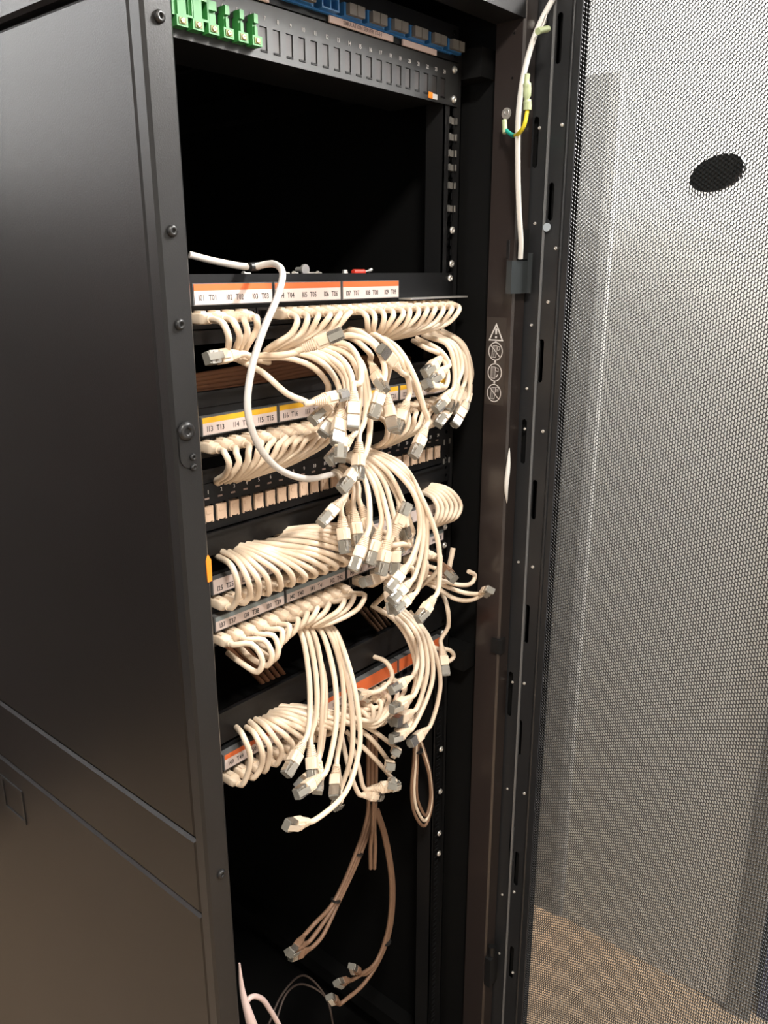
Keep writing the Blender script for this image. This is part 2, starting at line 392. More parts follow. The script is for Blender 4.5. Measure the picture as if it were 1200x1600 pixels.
# curved sheet
A0, KC, PV = math.radians(-12), .91, .0049
QH = PV * .866
def sheet(s, z, d=0):
    # closed form of the arc: heading a(s) = A0 - KC s from -y
    a = A0 - KC * s
    x = (math.cos(a) - math.cos(A0)) / KC
    y = (math.sin(a) - math.sin(A0)) / KC
    n = Vector((math.cos(a), math.sin(a), 0))     # away from the camera side
    return Vector((XO + x, YM + y, z)) + n * d
def grid_sheet():
    vs = []; fs = []
    ncol = 128; sw = .0
    z0, z1 = .20, DZ1 - .03
    hx = [(math.cos(math.radians(60 * k)), math.sin(math.radians(60 * k))) for k in range(6)]
    cr = PV / math.sqrt(3)
    hr = cr * .84
    for c in range(ncol):
        s = .002 + cr + c * QH
        zo = (c % 2) * PV / 2
        nrow = int((z1 - z0 - zo) / PV)
        for r_ in range(nrow):
            z = z0 + zo + (r_ + .5) * PV
            o = len(vs)
            for (u, v) in hx: vs.append(sheet(s + u * cr, z + v * cr))
            for (u, v) in hx: vs.append(sheet(s + u * hr, z + v * hr))
            for (u, v) in hx: vs.append(sheet(s + u * hr, z + v * hr, .0012))
            for k in range(6):
                j = (k + 1) % 6
                fs.append((o + k, o + j, o + 6 + j, o + 6 + k)); fs.append((o + 6 + k, o + 6 + j, o + 12 + j, o + 12 + k))
    me = bpy.data.meshes.new('perforated_sheet'); me.from_pydata([tuple(v) for v in vs], [], fs); me.materials.append(MESHM)
    me.transform(Matrix.Translation(-wloc(door)))
    return link('perforated_sheet', me, door, wloc(door)), .002 + cr + ncol * QH, z0, z1
gs, SEND, gz0, gz1 = grid_sheet()
def arc_box(s0, s1, z0, z1, d0, d1, name, mt, n=10):
    rings = [[sheet(s0 + (s1 - s0) * i / n, z, d) for z, d in ((z0, d0), (z1, d0), (z1, d1), (z0, d1))] for i in range(n + 1)]
    return MB().rings(rings, False).build(name, mt, door)
arc_box(-.001, SEND + .03, gz1 - .002, DZ1, -.004, .012, 'top_frame', BLACK)
arc_box(-.001, SEND + .03, DZ0, gz0 + .004, -.004, .012, 'bottom_frame', BLACK)
arc_box(SEND - .003, SEND + .03, DZ0, DZ1, -.004, .014, 'latch_stile', BLACK, 3)
# oval badge on the outside of the mesh
bc = (.2203, H + .1007)
pts = []
for k in range(36):
    t = 2 * math.pi * k / 36
    u, v = .0363 * math.cos(t), .0034 * math.cos(t) + .0185 * math.sin(t)
    pts.append((bc[0] + u, bc[1] + v))
MB().rings([[sheet(a, b, .0015) for a, b in pts], [sheet(a, b, .006) for a, b in pts]], False).build('oval_badge', mat('badge_grey', (.03, .035, .037), .35), door)
# hinge bracket and catch between post and door
a, b = PY(800, 407, -.092), PY(824, 458, -.092)
MB().box((a.x, -.092, b.z), (b.x - .002, -.084, a.z)).box((b.x - .002, -.098, b.z), (b.x, -.084, a.z + .01)).build('hinge_bracket', mat('bracket_paint', (.035, .04, .042), .4), rack)
a, b = PY(800, 375, -.092), PY(815, 405, -.092)
MB().box((a.x, -.088, b.z), (a.x + .002, -.084, a.z)).build('hinge_hook', BLACK, rack)
MB().box((b.x + .004, -.092, b.z), (b.x + .016, -.084, a.z + .015)).build('hinge_catch', BLACK, rack)
screw(PX(793, 176, XI) - Vector((.0005, 0, 0)), (-1, 0, 0), rack, 'earth_screw', .0055, STEEL, .003)
for px, py in ((804, 52), (801, 122)): p = PX(px, py, XI); MB().cyl((XI - .0004, p.y, p.z), (-1, 0, 0), .0015, .0004, 8).build('hole', INSIDE, rack)
p = PY(768, 1017, YF - .0); MB().box((XI - .004, YF - .004, p.z - .012), (XI + .012, YF + .012, p.z + .012)).build('keeper', BLACK, rack)
p = PY(772, 1500, YF); MB().box((XI - .002, YF - .012, p.z - .03), (XI + .022, YF, p.z + .03)).cyl((XI + .01, YF - .006, p.z + .03), (0, 0, 1), .006, .02).build('lower_hinge', BLACK, rack)

# ---------------------------------------------------------------- rack mounted panels
XPORT, DP = -.2063, .01806
def face_plate(z0, z1, holes, y=0.0, ears=True):
    mb = MB(); eh = [slot(s * .2325, z, z + .007, .0032, 3) for s in (-1, 1) for z in (z0 + .004, z1 - .011)] if ears else []
    return mb.plate(rect(-.2413, z0, .2413, z1), holes + eh, lambda u, v, d: (u, y + d, v), .0018)
def colour(o, label): o['label'] = label; return o
def label_holder(panel, i, z1, z0, strip, codes, holder=True):
    x0 = -.2153 + .1084 * i + .0012; x1 = x0 + .1084 - .0026
    y = -.010
    lh = MB().box((x0, y, z0), (x1, -.0005, z1)).build('label_holder', mat('holder_grey', (.10, .10, .10), .35), panel)
    zs = z1 - (z1 - z0) * (.33 if codes else .93)
    e = .0012
    MB().box((x0 + e, y - .0004, zs), (x1 - e, y, z1 - .0008)).build('colour_strip', strip, lh)
    MB().box((x0 + e, y - .0004, z0 + .001), (x1 - e, y, zs)).build('label_paper', PAPER, lh)
    zt = (zs + z0) / 2
    for j, c in enumerate(codes):
        xx = x0 + (x1 - x0) * (j + .5) / 3
        text(f'I{c:02d}', .0082, INK, (xx - .0075, y - .0005, zt), lh)
        text(f'T{c:02d}', .0082, INK, (xx + .0065, y - .0005, zt), lh)
    for xx in (x0 + .1, ):
        pass
    return lh
def jack(panel, x, z):
    mb = MB(); T = lambda u, v, d: (x + u, -.0012 + d, z + v)
    mb.plate(rect(-.0082, -.0075, .0082, .0075), [rect(-.0060, -.0045, .0060, .0048)], T, .010)
    mb.box((x - .006, .0080, z - .005), (x + .006, .0085, z + .005))
    return mb.build('port', mat('jack_black', (.02, .02, .022), .4), panel)
def patch_panel(name, ztop, zbot, zl1, zl0, zport, strip, first, missing, label):
    P = empty(name, (0, .03, H + zbot), label, 'patch panel')
    holes = [rect(XPORT + DP * k - .0078, H + zport - .0072, XPORT + DP * k + .0078, H + zport + .0072) for k in range(24)]
    face_plate(H + zbot, H + ztop, holes).build('face_plate', FACE, P)
    MB().box((-.222, .022, H + zbot + .002), (.222, .10, H + ztop - .002)).build('rear_tray', INSIDE, P)
    for k in range(24): jack(P, XPORT + DP * k, H + zport)
    for i in range(4):
        if i in missing: continue
        label_holder(P, i, H + zl1, H + zl0, strip, [first + 3 * i + j for j in range(3)] if not (first == 49 and i > 1) else [])
    for s in (-1, 1):
        for z in (zbot + .0075, ztop - .0075): screw((s * .2325, -.0002, H + z), (0, -1, 0), P, 'mounting_screw', .0048)
    return P
pp1 = patch_panel('patch_bay', -.004, -.0585, -.0128, -.0345, -.047, ORANGE, 1, (3,), 'uppermost patch panel, orange and white labels I01 to T09 above cream plugs')
pp2 = patch_panel('patch_bay', -.140, -.1935, -.1475, -.1675, -.180, YELLOW, 13, (), 'patch panel with yellow-topped labels starting I13 T13')
pp3 = patch_panel('patch_bay', -.325, -.369, -.3285, -.347, -.358, PAPER, 25, (), 'patch panel with plain labels starting I25 T25, half covered by cables')
pp4 = patch_panel('patch_bay', -.3695, -.414, -.3735, -.3915, -.4025, SLATE, 37, (), 'patch panel with grey-topped labels I37 to T48')
pp5 = patch_panel('patch_bay', -.546, -.597, -.5505, -.5715, -.585, ORANGE, 49, (), 'lowest patch panel, orange-topped labels starting I49 T49')
MB().box((.118, -.022, H - .0372), (.246, -.002, H - .0352)).build('steel_lip', STEEL, pp1)
# blank keystone panel
kp = empty('keystone_panel', (0, .03, H - .275), 'black numbered panel with a row of ivory blank jack inserts', 'patch panel')
face_plate(H - .275, H - .222, [rect(XPORT + DP * k - .0070, H - .2655, XPORT + DP * k + .0070, H - .2455) for k in range(24)]).build('face_plate', FACE, kp)
MB().box((-.222, .012, H - .272), (.222, .05, H - .225)).build('rear_tray', INSIDE, kp)
for k in range(24):
    x = XPORT + DP * k; z = H - .2560
    prof = [(-.0064, -.0095), (-.0046, -.0095), (-.0046, -.0075), (-.0015, -.0085), (.0015, -.0085), (.0042, -.0072), (.0042, -.0095), (.0064, -.0090), (.0058, -.001), (.0064, .0085), (-.0064, .0085)]
    mbk = MB().plate([(x + a, z + b) for a, b in prof], [], lambda u, v, d: (u, -.0022 + d, v), .010)
    mbk.box((x - .0035, -.0028, z + .001), (x + .003, -.0020, z + .005)).build('jack_insert', IVORY, kp)
    text(str(k + 1), .0062, WINK, (x + .002, -.0006, H - .2315), kp, 'number', .8)
    MB().box((x - .003, -.0004, H - .2395), (x + .003, .0001, H - .2375)).build('number_mark', mat('dim_print', (.30, .22, .19), .5), kp)
# lone black managers and blanks between
def blank(name, z0, z1, label, y=-.001, lip=.012):
    o = empty(name, (0, .01, H + z0), label, 'blank panel')
    face_plate(H + z0, H + z1, [], y).build('face_plate', FACE, o)
    MB().box((-.22, y - lip, H + z1 - .003), (.22, y + .002, H + z1)).build('lip', FACE, o)
    return o
blank('blanking_panel', -.304, -.2765, 'narrow black blank below the row of ivory jack inserts', lip=.004)
blank('cable_manager', -.541, -.497, 'black horizontal bar above the lowest orange-labelled patch panel', lip=.006)
blank('cable_manager', -.139, -.122, 'thin black bar just above the yellow-topped label strip', lip=.006)
blank('cable_manager', -.074, -.0595, 'thin black bar just below the uppermost row of cream plugs', lip=.004)
blank('cable_manager', -.221, -.2055, 'thin black bar between the yellow-labelled panel and the ivory inserts', lip=.002)

# terminal panel (numbered slots, green terminal blocks)
tp = empty('terminal_panel', (0, .03, H + .2074), 'black panel numbered 1 to 24 with green screw terminals at its left end', 'terminal panel')
TZ0, TZ1 = H + .2074, H + .2585
face_plate(TZ0, TZ1, [rect(XPORT + DP * k - .0048, TZ0 + .0085, XPORT + DP * k + .0048, TZ0 + .0300) for k in range(24)]).build('face_plate', mat('panel_charcoal', (.020, .020, .020), .4), tp)
MB().box((-.2, .014, TZ0 + .004), (.222, .10, TZ1 - .004)).build('rear_tray', INSIDE, tp)
for k in range(24):
    x = XPORT + DP * k
    text(str(k + 1), .0062, WINK, (x + .002, -.0006, TZ0 + .0375), tp, 'number', .8)
    if k < 6:
        z = TZ0 + .0085
        wv = .0085 if k < 3 else .0042; yf = -.010
        T = lambda u, v, d: (u, yf + d, v)
        g = MB()
        if k in (0, 1):
            g.plate(rect(x - .004, z + .008, x + .0135, z + .027), [rect(x + .0055, z + .010, x + .012, z + .025)], T, .012)
            g.box((x - .004, yf + .008, z + .008), (x + .0135, yf + .012, z + .027))
            g.box((x - .0085, yf + .002, z + .008), (x - .004, yf + .012, z + .029))
        else:
            g.box((x - wv * .6, yf, z + .0195), (x + wv * .6, yf + .012, z + .0275)).box((x - wv * .6, yf + .003, z + .0080), (x + wv * .6, yf + .012, z + .0195)).box((x - wv * .45, yf + .0005, z + .0085), (x + wv * .45, yf + .003, z + .0165))
        g.box((x - .0062, yf - .001, z - .001), (x + .0062, yf + .012, z + .008))
        gb = g.build('terminal_block', GREEN, tp)
        MB().box((x - .0040, yf - .0016, z + .0008), (x + .0040, yf - .0009, z + .0062)).build('terminal_mouth', mat('olive_recess', (.12, .13, .03), .5), gb)
        screw((x, yf - .0016, z + .0035), (0, -1, 0), gb, 'terminal_screw', .0026, BRASS, .0012)
    else:
        MB().box((x - .0046, .0012, TZ0 + .009), (x + .0046, .003, TZ0 + .0295)).build('slot_cover', mat('slot_brown', (.022, .018, .017), .5), tp)
        MB().box((x - .0046, -.0006, TZ0 + .0066), (x + .0046, .0001, TZ0 + .0085)).build('slot_shadow_lip', INSIDE, tp)
for s in (-1, 1):
    for z in (TZ0 + .008, TZ1 - .008): screw((s * .2325, -.0002, z), (0, -1, 0), tp, 'mounting_screw', .0048, STEEL)
q = PY(676, 150, -.001)
MB().box((q.x - .008, -.0012, q.z - .003), (q.x, 0, q.z + .004)).build('orange_mark', ORTAG, tp)
MB().box((q.x, -.0012, q.z - .003), (q.x + .010, 0, q.z + .003)).build('white_mark', WINK, tp)
# fibre panel with blue adapters
fp = empty('fibre_panel', (0, .03, H + .2605), 'black fibre panel with a row of blue adapters at the very top', 'fibre panel')
FZ0, FZ1 = H + .2602, H + .302
face_plate(FZ0, FZ1, []).build('face_plate', FACE, fp)
MB().box((-.222, .0019, FZ0 + .002), (.222, .14, FZ1 - .001)).build('rear_tray', INSIDE, fp)
for k in range(12):
    x = -.203 + .0385 * k
    if x > .225: break
    z = H + .2735
    T = lambda u, v, d: (u, -.012 + d, v)
    a = MB()
    if k == 5:
        a.plate(rect(x - .0135, z - .0055, x + .0135, z + .0075), [rect(x - .0115, z - .004, x - .001, z + .0058), rect(x + .001, z - .004, x + .0115, z + .0058)], T, .012)
        a.box((x - .0115, -.002, z - .004), (x + .0115, 0, z + .006))
    else:
        a.box((x - .0155, -.010, z - .0055), (x + .0135, 0, z + .0075)).box((x + .0135, -.006, z - .0055), (x + .0185, 0, z + .0075))
    ad = a.build('fibre_adapter', BLUE, fp)
    if k == 5: colour(ad, 'blue adapter with both ports open')
    else:
        MB().box((x - .0125, -.016, z - .0045), (x - .0005, -.0098, z + .0065)).box((x + .0005, -.016, z - .0045), (x + .0125, -.0098, z + .0065)).build('dust_cap', CAP, ad)
MB().box((-.222, -.004, H + .2665), (.222, .0, H + .2685)).build('blue_strip', BLUE, fp)
def sticker(x0, x1, s, size):
    a = MB().box((x0, -.0035, H + .2595), (x1, -.001, H + .2660)).build('paper_label', mat('pink_paper', (.80, .62, .56), .6), fp)
    if s: text(s, size, mat('pale_ink', (.30, .20, .18), .6), ((x0 + x1) / 2, -.0040, H + .2627), a, cond=.95)
sticker(-.004, .1045, 'SIMULATION SERVER 13-14', .0058)
sticker(-.17, -.0915, 'SERVER 11-12', .0055)
sticker(.123, .190, '', .005)
q = PY(615, 14, .05); 
MB().rings([[Vector((q.x + .007 * math.cos(t * .785), .05 + .005 * math.sin(t * .785), z)) for t in range(8)] for z in (H + .338, H + .341)], False).build('roof_fixing', STEEL, rack)
q = PY(700, 52, .02); MB().cyl((q.x - .012, .02, q.z), (1, 0, 0), .002, .026).build('roof_pin', STEEL, rack)
# loose hardware lying on top of the uppermost panel tray
ztray = H - .006
sh = MB().box((-.222, .0020, ztray - .002), (.222, .14, ztray)).build('top_shelf', FACE, pp1)
def hw(name, label, cat, mb, mt): return tag(mb.build(name, mt, None, loc=mb.v[0]), label, cat)
def onshelf(px, Y=.012): q = PY(px, 424, Y); return Vector((q.x, Y, ztray))
b = onshelf(475); hw('hex_bolt', 'large silver bolt head lying above the I05 label', 'bolt', MB().cyl(b + Vector((0, 0, .0062)), (0, -1, 0), .0062, .003, 14).cyl(b + Vector((0, .012, .0062)), (0, -1, 0), .003, .013, 10), STEEL)
for i, (px, L, lb) in enumerate(((387, .010, 'small copper-coloured screw at the left end of the loose hardware'), (449, .008, 'small screw lying beside the grey cable above T04'), (463, .006, 'short silver screw just left of the large bolt'), (488, .014, 'long thin screw lying right of the large bolt'), (500, .006, 'small silver nut beyond the long thin screw'))):
    b = onshelf(px, .008 + .003 * (i % 2)); r = .0024
    hw('loose_screw', lb, 'screw', MB().cyl(b + Vector((-L / 2, 0, r * .9)), (1, .2, 0), r * .6, L, 8).cyl(b + Vector((-L / 2, 0, r)), (-1, -.2, 0), r, .0022, 10), STEEL)
b = onshelf(539); hw('steel_cap', 'round silver cap standing left of the red driver bit', 'cap', MB().cyl(b, (0, 0, 1), .0042, .006, 12, .003), STEEL)
b = onshelf(552); t = empty('driver_bit', b, 'red-sleeved driver bit lying above the I07 label', 'bit')
MB().cyl(b + Vector((0, 0, .0033)), (1, 0, 0), .0033, .020, 10).build('sleeve', RED, t)
MB().cyl(b + Vector((.020, 0, .0033)), (1, .1, .15), .0013, .010, 8).cyl(b + Vector((.030, .001, .0045)), (1, .1, .3), .0022, .006, 8).build('shank', STEEL, t)

# ---------------------------------------------------------------- patch cables
CR = .00345
def boot_port_mesh():             # along local +x: from the port outwards
    mb = MB(); prof = [(-.002, .0058, .0050), (.012, .0060, .0054), (.0185, .0056, .0050), (.0200, .0048, .0046), (.0245, .0042, .0042)]
    n = 12; rings = []
    for i, (x, a, b) in enumerate(prof):
        e = .28 if i < 3 else 1.0
        rings.append([Vector((x, a * math.copysign(abs(math.cos(t)) ** e, math.cos(t)), b * math.copysign(abs(math.sin(t)) ** e, math.sin(t)))) for t in [2 * math.pi * (k + .5) / n for k in range(n)]])
    mb.rings(rings, True); mb.box((.000, -.0028, .0050), (.013, .0028, .0068))
    return mb.mesh('boot', CREAM)
def boot_loose_mesh():            # cable side at 0, plug side at .027
    mb = MB(); n = 12; rings = []
    xs = []
    for k in range(6):
        f = k / 6; x = .0005 + .0125 * f; w_ = .0040 + .0021 * f
        xs += [(x, w_), (x + .0012, w_), (x + .0012, w_ - .0011), (x + .0020, w_ - .0011)]
    xs += [(.0135, .0061), (.0145, .0063), (.0258, .0062), (.0262, .0057)]
    for x, a in xs:
        b = a * (.92 if x < .013 else .80); e = .8 if x < .0135 else .25
        rings.append([Vector((x, a * math.copysign(abs(math.cos(t)) ** e, math.cos(t)), b * math.copysign(abs(math.sin(t)) ** e, math.sin(t)))) for t in [2 * math.pi * (k + .5) / n for k in range(n)]])
    mb.rings(rings, False); mb.box((.016, -.0028, .0045), (.0262, .0028, .0066))
    return mb.mesh('boot', CREAM)
def connector_mesh():
    mb = MB()
    mb.box((.0276, -.0058, -.0040), (.0390, .0058, .0040)).box((.0255, -.0048, -.0032), (.0276, .0048, .0032))
    mb.box((.0280, -.0048, .0040), (.034, .0048, .0046))
    return mb.mesh('connector', SILVER)
def tip_mesh():
    mb = MB().box((.0390, -.0054, -.0036), (.0410, .0054, .0034))
    for k in range(8): mb.box((.0392, -.0047 + k * .00125, -.0042), (.0409, -.0041 + k * .00125, -.0036))
    mb.add([(.0415, -.003, .0036), (.0415, .003, .0036), (.0275, .003, .0082), (.0275, -.003, .0082), (.0415, -.003, .0046), (.0415, .003, .0046), (.0275, .003, .0092), (.0275, -.003, .0092)],
           [(0, 1, 2, 3), (4, 7, 6, 5), (0, 4, 5, 1), (1, 5, 6, 2), (2, 6, 7, 3), (3, 7, 4, 0)])
    return mb.mesh('contact_tip', CLEAR)
BOOTP, BOOTL, CONN, TIP = boot_port_mesh(), boot_loose_mesh(), connector_mesh(), tip_mesh()
def matcopy(me, mt):
    c = me.copy(); c.materials.clear(); c.materials.append(mt); return c
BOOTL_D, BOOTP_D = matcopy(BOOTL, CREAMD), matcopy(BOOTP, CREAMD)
def spline(P, per=7):
    P = [Vector(p) for p in P]
    Q = [P[0] * 2 - P[1]] + P + [P[-1] * 2 - P[-2]]; out = []
    for i in range(1, len(Q) - 2):
        p0, p1, p2, p3 = Q[i - 1:i + 3]
        def tj(a, b, t): return t + max((b - a).length, 1e-5) ** .5
        t0 = 0; t1 = tj(p0, p1, t0); t2 = tj(p1, p2, t1); t3 = tj(p2, p3, t2)
        k = max(3, min(12, int((p2 - p1).length / .006)))
        for s in range(k):
            t = t1 + (t2 - t1) * s / k
            A1 = p0 * ((t1 - t) / (t1 - t0)) + p1 * ((t - t0) / (t1 - t0)); A2 = p1 * ((t2 - t) / (t2 - t1)) + p2 * ((t - t1) / (t2 - t1)); A3 = p2 * ((t3 - t) / (t3 - t2)) + p3 * ((t - t2) / (t3 - t2))
            B1 = A1 * ((t2 - t) / (t2 - t0)) + A2 * ((t - t0) / (t2 - t0)); B2 = A2 * ((t3 - t) / (t3 - t1)) + A3 * ((t - t1) / (t3 - t1))
            out.append(B1 * ((t2 - t) / (t2 - t1)) + B2 * ((t - t1) / (t2 - t1)))
    out.append(Q[-2]); return out
def orient(xaxis, roll, toward):
    x = xaxis.normalized(); z = (toward - x * toward.dot(x)).normalized(); y = z.cross(x)
    Mx = Matrix((x, y, z)).transposed()
    return Mx @ Matrix.Rotation(roll, 3, 'X')
NC = [0]
def cable(label, group, pts, port=None, tip=None, mt=CREAM, r=CR, roll=None, jitter=.0, name='patch_cable', port_boot=True, dark=False):
    """pts: (px, py, Y) seen in the photograph with the depth each bend really has; port: (row z, index); tip: (px, py[, Y]) of a free plug"""
    P = []
    bl, bpm = (BOOTL_D, BOOTP_D) if dark else (BOOTL, BOOTP)
    if port:
        zp, k = port; pp = Vector((XPORT + DP * k, -.002, H + zp))
        P += [pp + Vector((0, -.020, 0)), pp + Vector((0, -.029, -.0005))]
    P += [PY(*q) for q in pts]
    NC[0] += 1
    base = None; plug = None
    if tip:
        b = P[-1]; tY = tip[2] if len(tip) > 2 else pts[-1][2] - .006
        tp_ = PY(tip[0], tip[1], tY); d = tp_ - b; L = .041
        if d.length < L and len(tip) < 3:
            dd = PY(tip[0], tip[1], pts[-1][2]) - b
            dd.y -= math.sqrt(max(L * L - dd.length_squared, 0)) * .55; d = dd
        d = d.normalized(); plug = (b, d)
        P.append(b + d * .004)
        if len(P) > 3: P.insert(-2, b - d * .010)
    org = pp if port else (plug[0] if plug else P[0])
    root = empty(name, org, label, 'cable', group)
    S = spline(P)
    MB().tube(S, r, 8).build('cord', mt, root, fix=False)
    if port and port_boot:
        link('boot', bpm, root, pp, orient(Vector((0, -1, 0)), 0, Vector((0, 0, 1)))).scale = (1, 1.08, 1.08)
    if plug:
        if roll is None: roll = random.uniform(-.5, .5)
        rot = orient(plug[1], roll, -(fwd + Vector((0, 0, .1))) if random.random() < .75 else fwd)
        for nm, me in (('boot', bl), ('connector', CONN), ('contact_tip', TIP)):
            link(nm, me, root, plug[0], rot).scale = (1.1, 1.14, 1.14)
    return root
def lerp(A, B, t): return [tuple(a + (b - a) * t for a, b in zip(p, q)) for p, q in zip(A, B)]
def wob(pts, a=1.6):              # small hand-laid irregularity
    return [(p[0] + random.uniform(-a, a), p[1] + random.uniform(-a, a), p[2] + random.uniform(-.0025, .0025)) for p in pts]
def interp(keys, t): return wob(interp0(keys, t))
def interp0(keys, t):              # keys: list of (t, pts)
    for (t0, A), (t1, B) in zip(keys, keys[1:]):
        if t <= t1 + 1e-9: return lerp(A, B, (t - t0) / (t1 - t0))
    return keys[-1][1]
def pname(first, k):              # the printed mark over a port
    return f"{'IT'[k % 2]}{first + k // 2:02d}"

# ----- free bunches: (bends, tip)
A = [
 ([(452, 560, -.03), (492, 576, -.045), (513, 602, -.055), (512, 630, -.05)], (500, 660)),
 ([(470, 553, -.03), (505, 568, -.055), (526, 596, -.065), (524, 626, -.07)], (481, 664)),
 ([(470, 548, -.03), (512, 562, -.055), (536, 590, -.065), (534, 635, -.075)], (500, 684)),
 ([(480, 548, -.03), (520, 562, -.060), (541, 585, -.07), (545, 615, -.08), (533, 640, -.085)], (513, 680)),
 ([(488, 545, -.03), (530, 558, -.060), (550, 590, -.08), (548, 630, -.085), (535, 672, -.09)], (515, 702)),
 ([(505, 535, -.03), (545, 540, -.060), (563, 570, -.08), (562, 600, -.09), (553, 612, -.09)], (538, 656)),
 ([(500, 542, -.03), (545, 556, -.060), (562, 600, -.07), (560, 650, -.08), (548, 684, -.09)], (506, 730)),
 ([(510, 540, -.03), (552, 556, -.060), (571, 610, -.07), (569, 660, -.075), (561, 690, -.08)], (549, 738)),
 ([(515, 538, -.03), (560, 560, -.055), (577, 620, -.07), (576, 690, -.08), (562, 724, -.085)], (533, 766)),
 ([(515, 532, -.03), (550, 524, -.06), (580, 536, -.075), (597, 560, -.085), (598, 598, -.09)], (583, 650)),
]
A2 = [
 ([(520, 526, .0), (560, 518, -.05), (590, 540, -.07), (608, 570, -.07), (604, 618, -.065)], (596, 655)),
 ([(530, 522, .0), (560, 535, -.045), (580, 556, -.06), (582, 572, -.065)], (573, 594)),
 ([(665, 648, -.02), (648, 605, -.05), (636, 588, -.07), (622, 576, -.085)], (583, 530)),
 ([(545, 514, .0), (595, 528, -.05), (628, 566, -.07), (639, 600, -.07), (636, 627, -.07)], (620, 672)),
 ([(575, 516, .0), (622, 545, -.06), (648, 590, -.085), (663, 640, -.09), (665, 668, -.09)], (646, 712)),
]
B = [
 ([(645, 532, .0), (668, 545, -.03), (688, 560, -.04)], (659, 588)),
 ([(650, 528, .0), (690, 550, -.04), (697, 575, -.05)], (672, 598)),
 ([(655, 535, .0), (692, 560, -.04), (700, 590, -.05), (690, 604, -.055)], (658, 600)),
 ([(660, 524, .0), (700, 540, -.04), (710, 575, -.05), (704, 612, -.055)], (677, 645)),
 ([(665, 522, .0), (706, 540, -.035), (716, 580, -.045), (706, 634, -.05)], (684, 664)),
 ([(670, 520, .0), (712, 540, -.035), (722, 575, -.045), (714, 600, -.05)], (699, 640)),
 ([(680, 517, .0), (715, 532, -.03), (733, 575, -.035), (728, 628, -.04)], (708, 668)),
 ([(690, 516, .0), (722, 536, -.03), (737, 580, -.03), (734, 600, -.03)], (724, 640)),
 ([(675, 519, .0), (718, 545, -.03), (728, 580, -.035), (722, 606, -.035)], (706, 640)),
]
C = [
 ([(525, 740, -.01), (538, 770, -.05), (533, 783, -.06)], (503, 816)),
 ([(528, 738, -.01), (540, 775, -.05), (534, 806, -.06)], (527, 850)),
 ([(532, 738, -.01), (546, 765, -.04), (544, 786, -.045)], (541, 822)),
 ([(536, 735, -.01), (554, 765, -.05), (553, 798, -.06)], (546, 840)),
 ([(538, 730, -.01), (560, 758, -.04), (564, 790, -.05)], (567, 830)),
 ([(540, 718, -.01), (566, 740, -.05), (577, 785, -.08), (572, 838, -.09)], (553, 888)),
 ([(545, 716, -.01), (578, 745, -.05), (594, 790, -.07), (593, 828, -.08)], (577, 882)),
 ([(548, 714, -.01), (585, 745, -.05), (603, 795, -.08), (606, 842, -.095)], (595, 896)),
 ([(550, 712, -.01), (595, 745, -.05), (614, 800, -.07), (619, 842, -.08)], (617, 895)),
 ([(552, 710, -.01), (592, 732, -.04), (615, 765, -.05), (624, 790, -.055)], (625, 832)),
 ([(556, 708, -.01), (603, 735, -.05), (632, 790, -.06), (642, 820, -.06), (640, 840, -.06)], (616, 868)),
 ([(560, 706, -.01), (610, 730, -.05), (648, 775, -.08), (655, 835, -.085), (634, 886, -.09)], (605, 925)),
 ([(562, 704, -.01), (616, 730, -.05), (655, 780, -.07), (660, 850, -.08), (640, 910, -.085)], (605, 945)),
 ([(566, 702, -.01), (622, 728, -.05), (661, 785, -.07), (666, 860, -.08), (645, 930, -.08)], (610, 960)),
 ([(570, 700, -.01), (628, 726, -.05), (660, 780, -.075), (684, 845, -.09), (687, 895, -.095), (678, 934, -.10)], (652, 970)),
]
C2 = [
 ([(640, 815, -.03), (642, 850, -.06), (628, 850, -.08), (614, 838, -.09)], (641, 778)),
 ([(625, 885, -.03), (612, 900, -.05), (598, 902, -.06)], (556, 913)),
 ([(600, 870, -.03), (603, 890, -.04), (604, 906, -.05)], (600, 945)),
 ([(660, 830, .0), (650, 860, -.03), (638, 884, -.04)], (610, 905)),
 ([(560, 850, .0), (575, 845, -.02), (562, 838, -.03)], (540, 842)),
]
F = [
 ([(468, 985, -.03), (482, 1050, -.05), (484, 1120, -.065), (474, 1160, -.08)], (442, 1198)),
 ([(477, 984, -.03), (493, 1050, -.05), (494, 1120, -.06), (486, 1164, -.065)], (474, 1200)),
 ([(487, 984, -.03), (503, 1050, -.045), (503, 1130, -.055), (498, 1190, -.06)], (480, 1212)),
 ([(500, 984, -.03), (521, 1050, -.055), (526, 1120, -.075), (518, 1175, -.085), (500, 1214, -.09)], (460, 1244)),
 ([(510, 983, -.03), (532, 1040, -.045), (537, 1120, -.055), (526, 1195, -.06)], (508, 1222)),
 ([(522, 983, -.03), (545, 1040, -.06), (558, 1100, -.08), (562, 1165, -.09), (540, 1238, -.10), (482, 1284, -.10)], (438, 1291)),
 ([(517, 984, -.03), (540, 1050, -.05), (550, 1110, -.06), (549, 1180, -.065), (530, 1240, -.06)], (510, 1245)),
 ([(483, 986, -.01), (507, 1060, -.035), (507, 1130, -.045), (500, 1180, -.045), (484, 1212, -.05)], (458, 1214)),
]
